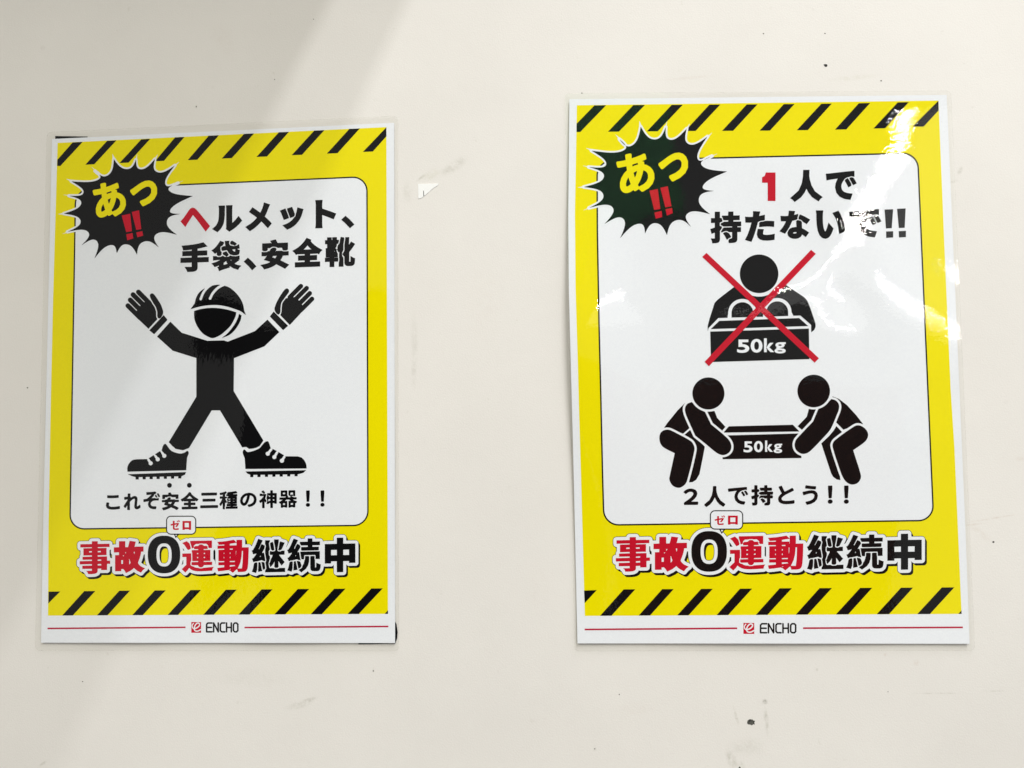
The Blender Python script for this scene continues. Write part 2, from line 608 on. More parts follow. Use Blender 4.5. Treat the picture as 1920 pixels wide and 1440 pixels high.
def thing(name, px, py, label, cat, group=None):
    o = bpy.data.objects.new(name, None)
    x, z = wall_pt(np.array(float(px)), np.array(float(py)))
    o.location = (float(x), 0, float(z))
    o['base'] = (float(x), 0.0, float(z))
    o.empty_display_size = 0.05
    COL.objects.link(o)
    tag(o, label, cat, group=group)
    return o


flat = lambda x, y: 0 * np.asarray(x, float)

# wall
wm = bpy.data.meshes.new('wall')
wm.from_pydata([(-4, 0, -0.2), (4, 0, -0.2), (4, 0, 3.2), (-4, 0, 3.2), (-4, .1, -0.2), (4, .1, -0.2), (4, .1, 3.2), (-4, .1, 3.2)], [],
               [(0, 1, 2, 3), (5, 4, 7, 6), (3, 2, 6, 7), (4, 5, 1, 0), (4, 0, 3, 7), (1, 5, 6, 2)])
wall = bpy.data.objects.new('wall', wm); COL.objects.link(wall); tag(wall, kind='structure')
wm.materials.append(wall_mat())


def solid_box(name, a, b, mat, parent=None):
    V = [(x, y, z) for z in (a[2], b[2]) for y in (a[1], b[1]) for x in (a[0], b[0])]
    return mesh_obj(name, V, [(0, 2, 3, 1), (4, 5, 7, 6), (0, 1, 5, 4), (2, 6, 7, 3), (0, 4, 6, 2), (1, 3, 7, 5)], mat, parent)


# unseen plate, added above and left so its end edge casts the slanting shadow
M_PLATE = ink_mat('shadow_plate_paint', (.6, .58, .53), .6)
plate = solid_box('added_shadow_plate', (-3.5, -0.84, 2.50), (0.252, -0.002, 2.508), M_PLATE)
tag(plate, kind='structure')


# unseen blocks added behind the camera, for the laminate to mirror on black print
for nm, a, b, c in (('dark_reflection_block', (-1.34, -3.0, 0.0), (0.16, -2.5, 1.97), (.012, .012, .013)),
                    ('brown_reflection_block', (0.20, -2.9, 0.0), (1.15, -2.45, 1.66), (.20, .08, .06)),
                    ('green_reflection_board', (-0.25, -2.54, 2.29), (0.47, -2.5, 2.85), (.15, .42, .21))):
    o_ = solid_box(nm, a, b, ink_mat(nm + '_paint', c, .6, .3)); tag(o_, kind='structure')


#@@LIFT
def lift_left(x, y):
    x = np.asarray(x, float); y = np.asarray(y, float)
    return (0.0006 + 0.0010 * np.exp(-((x - 80) / 90) ** 2) * np.exp(-((y - 900) / 260) ** 2)
            + 0.0008 * np.clip((y - 1050) / 160, 0, 1) ** 2
            + 0.0004 * np.sin(x * 0.011 + 1) * np.sin(y * 0.008) + 0.0003 * np.sin(x * .021 + y * .013))


def lift_right(x, y):
    x = np.asarray(x, float); y = np.asarray(y, float)
    return (0.0008 + 0.0046 * np.exp(-(np.clip(x - 1060, 0, None) / 110) ** 2) * np.exp(-((y - 620) / 230) ** 2)
            + 0.0008 * np.clip((y - 1050) / 160, 0, 1) ** 2
            + 0.0004 * np.sin(x * 0.012) * np.sin(y * 0.009))
GLARE_FIT = [-373,78,837,-1932,1234,504,-1083,723,-624,633,-522,407,698,-572,-637,2196,-370,-2204,3096,-1211,732,-273,232,-160,-1106,1127,157,-1916,-320,2902,-2430,89,1211,-1526,1159,-499,1005,-935,-567,2387,481,-3035,2576,-114,-1611,1971,-1544,797,-1163,822,494,-1833,-1903,5089,-4759,2353,-251,-790,935,-612,250,715,-2509,3460,609,-4174,4667,-3061,1348,-559,184,128,36,-2463,5041,-6885,4581,-1450,329,-427,829,-269,40,-142,-1266,3781,-7378,8782,-7991,7289,-7069,6662,-5190,2802,-1128,644,830,-3512,5014,-5474,4254,-5159,7630,-7507,5810,-2256,10,249,-1125,2175,-1909,-2006,4905,-4257,1369,272,155,-2731,4270,-2562,390,-1241,-131,5740,-9608,8317,-3936,2212,-1882,4024,-5795,3817,-815,1635,-829,-4733,8619,-9491,6313,-4166,3505,-4596,6150,-4305,634,-1993,2288,916,-3021,3916,-1339,1224,-1320,3238,-5064,4297,-585,1663,-2403,677,109,-591,-1248,861,-21,-1472,3485,-2657,161,-755,1256,-346,253,82,1438,-640,229,1432,-1940,1979,-45,264,-535,124,-236,156,-1061,673,-428,-419,544,-611,-17,-23,117,70,81,78,428,-48,235,416,-107,561]
GLARE_FIT_C = [(x, y) for y in np.arange(130, 811, 42.) for x in np.arange(1400, 1871, 42.)]
_flat_right = lift_right


def lift_right(x, y):
    # sheet bent at upper right, heights solved so glare follows the image's streak pixels
    h = _flat_right(x, y)
    for (cx, cy), c in zip(GLARE_FIT_C, GLARE_FIT):
        h = h + c * 1e-6 * np.exp(-((x - cx) ** 2 + (y - cy) ** 2) / (2 * 48.0 ** 2))
    return h
#@@END


L_PAPER, L_YEL, L_A, L_B, L_C, L_D, L_E, L_F = [i * 1e-5 for i in (20, 23, 26, 29, 32, 35, 38, 41)]
L_FILM = 48e-5


def film(name, quad, paper, hfun, parent, step=3.2):
    q = [np.array(c, float) for c in quad]
    # quad: TL TR BR BL
    nx = int(np.hypot(*(q[1] - q[0])) / step); ny = int(np.hypot(*(q[3] - q[0])) / step)
    u, v = np.meshgrid(np.linspace(0, 1, nx), np.linspace(0, 1, ny))
    # rounded corners: squeeze the grid near the corners
    u2, v2 = u.copy(), v.copy()
    W = np.hypot(*(q[1] - q[0])); H = np.hypot(*(q[3] - q[0])); r = 9.0
    X = u * W; Y = v * H
    dx = np.minimum(X, W - X); dy = np.minimum(Y, H - Y)
    m = (dx < r) & (dy < r)
    d = np.hypot(r - dx, r - dy); inf_ = np.maximum(r - dx, r - dy)
    sc = np.where(m & (d > 1e-6), inf_ / np.maximum(d, 1e-6), 1)
    ndx = np.where(m, r - (r - dx) * sc, dx); ndy = np.where(m, r - (r - dy) * sc, dy)
    X = np.where(X < W / 2, ndx, W - ndx); Y = np.where(Y < H / 2, ndy, H - ndy)
    u, v = X / W, Y / H
    P = (q[0][None, None] * ((1 - u) * (1 - v))[..., None] + q[1] * (u * (1 - v))[..., None]
         + q[2] * (u * v)[..., None] + q[3] * ((1 - u) * v)[..., None])
    px, py = P[..., 0].ravel(), P[..., 1].ravel()
    # distance inside paper
    D = np.full(len(px), 1e9)
    L = paper
    for i in range(len(L)):
        a = np.array(L[i], float); b = np.array(L[(i + 1) % len(L)], float); e = b - a
        t = np.clip(((px - a[0]) * e[0] + (py - a[1]) * e[1]) / (e @ e), 0, 1)
        D = np.minimum(D, np.hypot(px - a[0] - t * e[0], py - a[1] - t * e[1]))
    ins = inside_pts(np.stack([px, py], 1), [paper])
    sd = np.where(ins, D, -D)
    h = hfun(px, py) + L_FILM
    V = to3d(px, py, h)
    idx = np.arange(nx * ny).reshape(ny, nx)
    F = np.stack([idx[:-1, :-1].ravel(), idx[1:, :-1].ravel(), idx[1:, 1:].ravel(), idx[:-1, 1:].ravel()], 1)
    o = mesh_obj(name, V, F, M_FILM, parent, smooth=True)
    # the sealed edge of the pouch
    edge = np.concatenate([idx[0, :], idx[1:, -1], idx[-1, -2::-1], idx[-2:0:-1, 0]])
    A = V[edge]; n = len(A)
    cen = V.mean(0)
    inn = A + (cen - A) / np.linalg.norm(cen - A, axis=1)[:, None] * 0.0002 + np.array([0, -0.00003, 0])
    B = A + np.array([0, 0.00012, 0])
    VV = np.vstack([inn, A + np.array([0, -0.00003, 0]), B])
    FF = []
    for i in range(n):
        j = (i + 1) % n
        FF += [(i, j, n + j, n + i), (n + i, n + j, 2 * n + j, 2 * n + i)]
    mesh_obj('film_edge', VV, FF, M_RIM, o)
    return o


def burst(spec, tip_out=0.0, k=9):
    """spec = tip, valley, tip, valley ...; tips joined by scooped arcs"""
    P = np.array(spec, float); n = len(P)
    T = P[0::2].copy(); Vv = P[1::2]
    cen = T.mean(0)
    if tip_out:
        d = T - cen; T = T + d / np.hypot(d[:, 0], d[:, 1])[:, None] * tip_out
    out = []
    m = len(T)
    for i in range(m):
        a, v, b = T[i], Vv[i], T[(i + 1) % m]
        ch = b - a
        tdir = ch / np.hypot(*ch); L = np.hypot(*ch)
        h1 = v - tdir * L * .26; h2 = v + tdir * L * .26
        a1 = a + (h1 - a) * .55; b1 = b + (h2 - b) * .55
        for (p0, p1, p2, p3) in ((a, a1, h1, v), (v, h2, b1, b)):
            for j in range(k):
                t = j / k
                out.append(tuple((1 - t)**3 * p0 + 3 * (1 - t)**2 * t * p1 + 3 * (1 - t) * t * t * p2 + t**3 * p3))
    return out


def footer(parent, H, items, zero, hole, sc):
    """the campaign line: letters, white surround, black drop edge"""
    x0 = min(i[1][0] for i in items) - 14; x1 = max(i[1][1] for i in items) + 16
    y0 = zero[2] - 14; y1 = max(i[1][3] for i in items) + 18
    G = Grid(x0, y0, x1, y1, 0.3)
    W = G.empty(); res = []
    for ch, box, rx, ry, colr in items:
        g, F = glyph_field(ch, box, rx, ry, 0, skew=-0.02, cell=0.25, pad=3)
        loops = g.contours(F, 0.12)
        res.append((colr, loops))
        W = np.minimum(W, G.poly(loops, band=7.5 * sc))
    zc = ((zero[0] + zero[1]) / 2, (zero[2] + zero[3]) / 2)
    hc = ((hole[0] + hole[1]) / 2, (hole[2] + hole[3]) / 2)
    Z = np.maximum(G.ellipse(*zc, (zero[1] - zero[0]) / 2, (zero[3] - zero[2]) / 2, 2.35),
                   -G.ellipse(*hc, (hole[1] - hole[0]) / 2, (hole[3] - hole[2]) / 2, 2.5))
    zl = G.contours(Z, 0.12)
    W = np.minimum(W, G.poly(zl, band=9 * sc) + 0.0)
    Wh = W - 5.6 * sc
    # small leftovers between letters are filled in the print, the middle of the zero is not
    Bk = np.minimum(Wh - 0.9 * sc, np.full_like(Wh, BIG))
    for k in (0.4, .7, 1.0):
        dx, dy = int(round(3.4 * sc * k / G.c)), int(round(3.9 * sc * k / G.c))
        S = np.full_like(Wh, BIG); S[dy:, dx:] = Wh[:-dy, :-dx]
        Bk = np.minimum(Bk, S)
    sheet('lettering_shadow', [G.contours(Bk, .12)], M_BLACK, parent, H, L_A, None)
    sheet('lettering_surround', [G.contours(Wh, .12)], M_WHITE, parent, H, L_B, None)
    for nm, m, c in (('campaign_character', M_RED, 'r'), ('campaign_character', M_BLACK, 'k')):
        for l in [l for cc, l in res if cc == c] + ([zl] if c == 'k' else []):
            sheet(nm, [l], m, parent, H, L_C, None)


def balloon(parent, H, box, tail, g1, g2, sc):
    x0, x1, y0, y1 = box
    G = Grid(x0 - 4, y0 - 4, x1 + 4, y1 + 12, .25)
    t = [(tail[0][0], y1 - 1.5), (tail[1][0], y1 - 1.5), tail[2]]
    o = G.poly([round_quad([(x0, y0), (x1, y0), (x1, y1), (x0, y1)], 9 * sc)], 5)
    body = np.minimum(o, G.poly([t], 5))
    b = sheet('speech_balloon', [G.contours(body, .1)], M_BLACK, parent, H, L_D, None)
    sheet('balloon_fill', [G.contours(body + 1.9 * sc, .1)], M_WHITE, b, H, L_E, None)
    letters('balloon_character', [('ゼ', g1, .9, .6), ('ロ', g2, 1.3, .9)], M_RED, b, H, L_F)


def logo(parent, H, x0, x1, y0, y1, tx0, tx1, ty0, ty1):
    sq = sheet('emblem', [[[(x0, y0), (x1, y0), (x1, y1), (x0, y1)]]], M_RED, parent, H, L_YEL, None)
    w_, h_ = x1 - x0, y1 - y0
    G = Grid(x0 - 2, y0 - 2, x1 + 2, y1 + 2, .12)
    f = lambda pts: [(x0 + w_ * a, y0 + h_ * b) for a, b in pts]
    e = [(.30, .60), (.52, .56), (.74, .42), (.85, .24), (.78, .11), (.62, .10), (.44, .24), (.32, .46), (.30, .66), (.42, .82), (.66, .84), (.98, .70)]
    F = G.stroke(smooth_open(f(e)), w_ * .12)
    F = np.minimum(F, G.stroke(smooth_open(f([(.22, .12), (.09, .30), (.12, .50), (.26, .62), (.34, .62)])), w_ * .10))
    F = np.maximum(F, G.poly([[(x0, y0), (x1, y0), (x1, y1), (x0, y1)]], 2))
    sheet('emblem_letter', [G.contours(F, .06)], M_WHITE, sq, H, L_A, None)
    W = tx1 - tx0; Ht = ty1 - ty0; s = Ht * .155
    G = Grid(tx0 - 3, ty0 - 3, tx1 + 3, ty1 + 3, .15)
    F = G.empty()
    a, b = ty0 + s / 2, ty1 - s / 2; mid = (a + b) / 2
    fx = lambda t: tx0 + W * t
    def st(p): 
        nonlocal F
        F = np.minimum(F, G.stroke(p, s))
    L, R = fx(.02), fx(.185); r = 2.5
    st([(R, a), (L + r, a), (L, a + r), (L, b)]); st([(L, b), (R, b)]); st([(L, mid), (R - 1, mid)])
    L, R = fx(.235), fx(.375); st([(L, b), (L, a), (R, b), (R, a)])
    L, R = fx(.44), fx(.575); st([(R, a), (L + r, a), (L, a + r), (L, b - r), (L + r, b), (R, b)])
    L, R = fx(.63), fx(.775); st([(L, a), (L, b)]); st([(R, a), (R, b)]); st([(L, mid), (R, mid)])
    L, R = fx(.84), fx(.975); st([(L + r, a), (R - r, a), (R, a + r), (R, b - r), (R - r, b), (L + r, b), (L, b - r), (L, a + r), (L + r, a)])
    sheet('maker_lettering', [G.contours(F, .06)], M_BLACK, parent, H, L_YEL, None)


def smooth_open(p, k=6):
    q = smooth([p[0]] + list(p) + [p[-1]], k=k)
    return q[k:len(q) - 2 * k] + [p[-1]]


def headline(name, items, mat, parent, H, skew=-0.035, layer=L_D):
    return letters(name, items, mat, parent, H, layer, skew=skew)


def rules(parent, H, a, b, c, d, wd):
    for p, q in ((a, b), (c, d)):
        sheet('red_rule', [[[(p[0], p[1] - wd / 2), (q[0], q[1] - wd / 2), (q[0], q[1] + wd / 2), (p[0], p[1] + wd / 2)]]],
              M_RULE, parent, H, L_YEL, 12)


def quad4(tx0, tx1, ty, bx0, bx1, by, dy=0.0):
    return [(tx0, ty), (tx1, ty - dy), (bx1, by - dy), (bx0, by)]


# ================================================================== left poster
PL = thing('safety_poster', 409, 1205, 'laminated yellow poster of a helmeted worker with both gloved hands raised', 'poster')
HL = lift_left
paperL = [(97.6, 260.6), (738.9, 230.3), (740.8, 1205.7), (76.9, 1205), (80, 1032), (82, 937), (85.2, 800), (90.6, 560)]
pap = slab('printed_sheet', paperL, M_PAPER, PL, HL, 5e-5, L_PAPER)
yl = sheet('yellow_field', [[densify([(108, 268), (724.4, 238.3), (727.5, 1151), (90, 1154.2), (91, 985), (95.3, 749), (99.5, 560)], 12)]],
           M_YELLOW, PL, HL, L_YEL)
for tx0, tx1, ty, bx0, bx1, by, dy in [
    (200.9, 218.3, 264, 160, 176.8, 308.8, .8), (264.8, 281.6, 261.2, 224, 241, 305.7, .8),
    (328.2, 346, 257.6, 290.6, 307.4, 302.3, .8), (391.5, 410.5, 254.4, 352, 370, 300.2, .8),
    (457.5, 476.3, 251, 415.8, 434.6, 297.2, .8), (522.8, 541.8, 248, 481, 500.6, 294.2, .8),
    (589.2, 608.3, 244.8, 546.9, 566.3, 291, .8), (655, 674.7, 241.6, 612.9, 632.8, 288, .8),
    (158, 178.7, 1108.3, 116.6, 136.5, 1154, .1), (223.7, 243.7, 1107.6, 181.9, 201.6, 1153.7, .1),
    (290.2, 310.7, 1107, 248, 267.8, 1153.4, .1), (357.2, 376.9, 1106.3, 314.4, 333.7, 1153, .1),
    (423.4, 443.9, 1105.7, 381, 400.9, 1152.7, .1), (490.6, 511.2, 1105, 447.1, 467.7, 1152.3, .1),
    (558.3, 579.7, 1104.4, 514.4, 535, 1152, .1), (626.6, 647.8, 1103.9, 582.5, 603.4, 1151.7, .1),
    (696.3, 717.6, 1103.3, 651.7, 672.7, 1151.3, .1)]:
    sheet('hazard_stripe', [[quad4(tx0, tx1, ty, bx0, bx1, by, dy)]], M_BLACK, yl, HL, L_A, 12)
for p in ([(136.2, 267), (155, 266), (113.4, 311), (107.2, 311.3), (107.6, 299.5)],
          [(724.4, 238.6), (724.5, 255.5), (699.2, 284), (680.5, 284.8)],
          [(91, 1109.3), (113, 1109), (90.6, 1131.4)], [(727.5, 1144), (727.5, 1150.9), (721.4, 1150.9)]):
    sheet('hazard_stripe', [[p]], M_BLACK, yl, HL, L_A, 12)
panL = [(141.7, 355), (688, 331.2), (690, 985), (131, 992)]


def panel(parent, H, c, r, wd):
    G = Grid(min(p[0] for p in c) - 6, min(p[1] for p in c) - 6, max(p[0] for p in c) + 6, max(p[1] for p in c) + 6, .5)
    o = G.poly([round_quad(c, r, 9)], 5)
    p = sheet('white_panel', [G.contours(o + wd / 2, .08)], M_WHITE, parent, H, L_A)
    sheet('panel_outline', [G.contours(np.abs(o) - wd / 2, .08)], M_BLACK, p, H, L_A + 1.5e-5, 12)
    return p


pnL = panel(PL, HL, panL, 27, 2.6)

c1 = cr(60, 220, 5.053)
bsL = c1([(775, 395), (895, 490), (985, 400), (1035, 492), (1165, 395), (1190, 520), (1355, 455), (1262, 628), (1385, 622), (1305, 700),
          (1525, 745), (1315, 868), (1410, 915), (1278, 985), (1375, 1113), (1180, 1105), (1203, 1235), (1060, 1178), (995, 1303),
          (895, 1203), (803, 1290), (735, 1212), (590, 1340), (612, 1170), (463, 1217), (530, 1085), (335, 1085), (460, 980),
          (300, 912), (465, 820), (350, 743), (488, 712), (372, 606), (618, 595), (597, 508), (720, 548)])


def starburst(parent, H, spec, sc):
    xs = [p[0] for p in spec]; ys = [p[1] for p in spec]
    G = Grid(min(xs) - 20, min(ys) - 20, max(xs) + 20, max(ys) + 20, .3)
    s = sheet('starburst', [G.contours(G.poly([burst(spec)], 2), .1)], M_BLACK, parent, H, L_C, 20)
    F = np.minimum(G.poly([burst(spec)], 6) - 3.0 * sc, G.poly([burst(spec, 10 * sc)], 4) - 0.2 * sc)
    sheet('starburst_halo', [G.contours(F, .1)], M_WHITE, s, H, L_B, 20)
    return s


sbL = starburst(PL, HL, bsL, 1)
gA = glyph_field('あ', (173.8, 236.1, 342.7, 408), 0, 0, 2.6, rot=13)
gT = glyph_field('っ', (244, 294.5, 338.3, 386.6), 0, 0, 2.9, rot=15)
sheet('exclamation_character', [gA[0].contours(gA[1], .1), gT[0].contours(gT[1], .1)], M_YELLOW, sbL, HL, L_D, None)
sheet('exclamation_mark_piece', [[c1(p)] for p in ([(850, 930), (930, 913), (947, 1078), (893, 1088)], [(893, 1108), (952, 1096), (960, 1146), (903, 1165)],
      [(945, 897), (1014, 880), (1035, 1058), (988, 1068)], [(988, 1090), (1045, 1078), (1053, 1120), (998, 1137)])], M_RED, sbL, HL, L_D, None)

headline('headline_character', [('ヘ', (338.3, 393.8, 389.1, 434.3), 3.60, 3.55)], M_RED, PL, HL, -.03)
headline('headline_character', [
    ('ル', (397.5, 454.1, 384.5, 435.4), 3.70, 2.95), ('メ', (459.8, 509.7, 379.3, 433.6), 3.40, 3.35), ('ッ', (524.6, 569.3, 387.7, 430.8), 3.70, 3.15),
    ('ト', (590.9, 630.5, 374.7, 428.1), 3.80, 3.15), ('、', (639.7, 664.4, 404.5, 428.1), 3.40, 3.35),
    ('手', (338.3, 391.5, 454.2, 509.9), 3.60, 2.75), ('袋', (396.3, 452.5, 451, 508.7), 3.00, 2.25), ('、', (456.8, 480.9, 483, 506.9), 3.40, 3.35),
    ('安', (488, 542.3, 448.7, 505.3), 3.60, 2.75), ('全', (548, 604.8, 445.7, 501.4), 3.60, 2.95), ('靴', (609.2, 666, 444.1, 500.7), 2.70, 1.95)],
    M_BLACK, PL, HL)
letters('caption_character', [
    ('こ', (198.6, 225, 928.1, 955.8), 0, 0, 1.30), ('れ', (231.8, 263.6, 924.7, 956.5), 0, 0, 1.30), ('ぞ', (268.7, 300.1, 921.3, 955.2), 0, 0, 1.20),
    ('安', (303.3, 335.6, 923, 956.8), 0, 0, 1.40), ('全', (339, 371.9, 922.2, 955.2), 0, 0, 1.40), ('三', (375.3, 408.9, 923.3, 952.9), 0, 0, 1.40),
    ('種', (411.2, 445.6, 920.6, 955), 0, 0, 1.05), ('の', (450, 481.3, 923.4, 951), 0, 0, 1.20), ('神', (486, 519, 919, 953), 0, 0, 1.20),
    ('器', (523, 557, 919, 952.2), 0, 0, 0.95), ('！', (573.4, 581.3, 919.4, 950.3), 0, 0, 1.10), ('！', (600.6, 608.6, 919.4, 950), 0, 0, 1.10)],
    M_BLACK, PL, HL, L_D, skew=-.02)
for x in (317.8, 355.0):
    sheet('emphasis_dot', [[[(x + 4.5 * math.cos(a * math.pi / 9), 909.9 + 4.5 * math.sin(a * math.pi / 9)) for a in range(18)]]], M_BLACK, PL, HL, L_D, None)

footer(PL, HL, [('事', (149.5, 206.5, 1014.7, 1076.5), 3.40, 1.05, 'r'), ('故', (213.5, 272.1, 1014, 1074.5), 4.20, 2.80, 'r'),
                ('運', (340.8, 401, 1013.4, 1073.6), 3.30, 1.15, 'r'), ('動', (407.1, 466.4, 1012, 1074), 3.30, 1.05, 'r'),
                ('継', (471.9, 534.7, 1010, 1074.5), 2.40, 1.55, 'k'), ('続', (538.3, 601.6, 1009.4, 1073.4), 2.40, 1.45, 'k'),
                ('中', (608.9, 666.4, 1008, 1073), 3.60, 3.35, 'k')], (277.1, 338, 1004.3, 1075), (293.4, 321.8, 1018.8, 1062.1), 1.0)
balloon(PL, HL, (311.4, 367.9, 967, 1002.5), ((325.9, 0), (336.7, 0), (329.3, 1009.3)), (319.8, 337.7, 974.8, 993.7), (342.1, 358.4, 976.8, 993.5), 1)
rules(PL, HL, (89, 1178.4), (347.8, 1176.2), (458.4, 1176.6), (728.1, 1174.6), 3.0)
logo(PL, HL, 358.7, 377, 1166.4, 1186.4, 386.2, 447.5, 1166.6, 1186.2)

# ---- worker pictogram
h = cr(340, 500, 12)
G = Grid(340, 525, 495, 645, .25)
dome = smooth(h([(205, 957), (300, 825), (325, 720), (375, 615), (440, 545), (510, 497), (640, 440), (740, 415), (850, 406), (985, 430), (1100, 480), (1230, 590), (1330, 720),
                 (1390, 850), (1415, 990), (1453, 1088), (1330, 1000), (1200, 950), (1000, 890), (800, 862), (600, 868), (400, 900)]), sharp=(0, 15, 14, 1))
F = G.poly([dome], 3)
F = np.maximum(F, -G.stroke(smooth_open(h([(435, 728), (468, 640), (520, 545), (600, 460), (690, 395)])), 4.6))
F = np.maximum(F, -G.stroke(smooth_open(h([(645, 717), (690, 625), (750, 545), (830, 470), (920, 420), (1010, 385)])), 4.8))
pic = sheet('worker_pictogram', [G.contours(F, .08)], M_BLACK, PL, HL, L_D, None)
pic.name = 'worker_helmet'
face = smooth([(364, 583), (377.5, 579.2), (394, 577.3), (411, 577.9), (427.5, 580.8), (443, 585.4), (441.7, 592.5), (436.7, 603.3), (430.8, 612.5), (423.8, 619.3),
               (412.5, 628.5), (398.8, 633.8), (388.8, 630.6), (378.8, 623.8), (370, 611.9), (365, 600), (363.8, 590)], sharp=(0, 5))
sheet('worker_head', [[face]], M_BLACK, PL, HL, L_D, None)
strap = smooth([(448.1, 588.3), (452.9, 591.3), (451.5, 599), (447.5, 608), (440, 619), (430, 628), (415.6, 633.8), (427, 624.5), (436, 613.5), (441.7, 605), (446, 596)], sharp=(0, 1, 6))
sheet('helmet_strap', [[strap]], M_BLACK, pic, HL, L_D, None)
body = [(319.4, 603.1), (340.6, 623.8), (388.8, 639), (405, 638.5), (420, 638.2), (426.9, 640.6), (477.9, 620.8), (501.4, 599.2), (523.8, 622.5), (495.6, 649.4),
        (438.8, 671.5), (438.1, 733.1), (493.8, 825.9), (486.7, 836.4), (480, 839.5), (474.2, 841), (466.9, 841.6), (461.7, 837.9), (454, 838.6), (412.5, 769.4), (396.9, 769.4),
        (354.4, 840), (342.9, 844.2), (329.4, 841.6), (322.6, 835.8), (316.4, 829), (368.1, 743.8), (368.1, 671.3), (323.8, 657.5), (294.4, 631)]
sheet('worker_body', [[body]], M_BLACK, PL, HL, L_D, None)


def hand(parent, H, c, fingers, r, palm, thumb, cuff, grid):
    G = Grid(*grid, .2)
    F = G.poly([c(palm)], 2)
    for a, b in fingers:
        F = np.minimum(F, G.stroke(c([a, b]), 2 * r))
    th = G.poly([smooth(c(thumb), sharp=(len(thumb) - 2,))], 3)
    F = np.minimum(np.maximum(F, -(th - 2.0)), th)
    F = np.minimum(F, G.poly([round_quad(c(cuff), .9)], 2))
    return sheet('worker_glove', [G.contours(F, .08)], M_BLACK, parent, H, L_D, None)


hand(PL, HL, cr(220, 500, 9.6), [((190, 702), (410, 920)), ((232, 598), (480, 846)), ((283, 503), (540, 760)), ((380, 457), (620, 700))], 4.55,
     [(345, 797), (405, 712), (488, 637), (600, 620), (700, 740), (720, 850), (720, 945), (560, 1118), (330, 900)],
     [(585, 530), (597, 492), (628, 480), (662, 500), (740, 610), (795, 710), (822, 845), (742, 930), (716, 800), (690, 720), (640, 645)],
     [(835, 870), (903, 957), (662, 1217), (575, 1145)], (225, 530, 325, 632))
hand(PL, HL, cr(460, 510, 12), [((1250, 317), (1000, 567)), ((1380, 362), (1120, 622)), ((1450, 478), (1200, 728)), ((1500, 605), (1250, 855))], 4.2,
     [(790, 975), (800, 800), (830, 680), (910, 590), (1105, 562), (1208, 640), (1285, 745), (1335, 830), (1000, 1192)],
     [(890, 390), (935, 370), (973, 390), (984, 438), (962, 480), (880, 590), (812, 690), (796, 780), (757, 952), (660, 862), (680, 740), (740, 610), (820, 480)],
     [(637, 888), (962, 1210), (850, 1308), (550, 1000)], (498, 525, 595, 625))


def shoe(parent, H, c, pts, sharp, laces, sole, teeth, ty, tw, grid):
    G = Grid(*grid, .2)
    F = G.poly([smooth(c(pts), sharp=sharp)], 2)
    for (a, b, e, r) in laces:
        q = c([a, b, e])
        F = np.maximum(F, -np.minimum(G.stroke(q[:2], 3.4), G.stroke(q[1:], 4.6)))
        F = np.maximum(F, -G.circle(q[2][0], q[2][1], r))
    F = np.minimum(F, G.poly([sole], 2))
    for x in teeth:
        y = ty(x)
        F = np.minimum(F, G.poly([[(x - tw / 2, y - 5), (x + tw / 2, y - 5), (x + tw / 2 - .4, y), (x - tw / 2 + .2, y)]], 2))
    return sheet('worker_shoe', [G.contours(F, .08)], M_BLACK, parent, H, L_D, None)


shoe(PL, HL, cr(220, 740, 9.6), [(182, 1387), (180, 1310), (210, 1240), (270, 1180), (340, 1163), (540, 1158), (690, 1065), (800, 995), (822, 920), (860, 885), (905, 930), (960, 1000), (1040, 1040),
     (1140, 1060), (1215, 1040), (1262, 1012), (1285, 1050), (1258, 1130), (1250, 1200), (1240, 1360)], (0, 4, 5, 7, 19, 18),
     [((525, 1110), (560, 1170), (600, 1234), 3.9), ((650, 1060), (690, 1110), (727, 1163), 3.9), ((765, 980), (810, 1050), (845, 1100), 3.9)],
     [(239.5, 889.2), (348.7, 885.2), (347, 889.8), (340, 893), (254.8, 894.6), (247, 892.6)], (257.2, 270.4, 283.5, 296.5, 310, 323.6, 337.1),
     lambda x: 899 - (x - 257) * .025, 6.2, (232, 825, 360, 905))
shoe(PL, HL, cr(420, 740, 9.6), [(385, 1337), (372, 1140), (338, 1050), (346, 1000), (372, 988), (420, 1030), (480, 1025), (560, 1000), (640, 960), (700, 890), (745, 848), (790, 840), (815, 880), (838, 955),
     (960, 1020), (1110, 1108), (1330, 1110), (1400, 1135), (1450, 1190), (1482, 1260), (1487, 1328)], (0, 1, 13, 15, 16, 20),
     [((890, 930), (850, 985), (788, 1062), 3.9), ((995, 970), (955, 1040), (906, 1122), 3.9), ((1115, 1050), (1085, 1120), (1042, 1188), 4.0)],
     [(460.2, 884), (574, 881.6), (568.6, 886.6), (559, 889.2), (470, 890.4), (464, 888)], (472.2, 485.6, 499.7, 513.6, 527.3, 541.4, 555.2),
     lambda x: 894.6 - (x - 472) * .02, 6.2, (450, 820, 580, 900))

film('laminate_film', [(88, 248), (746, 217), (748, 1221), (66, 1220)], paperL, HL, PL)

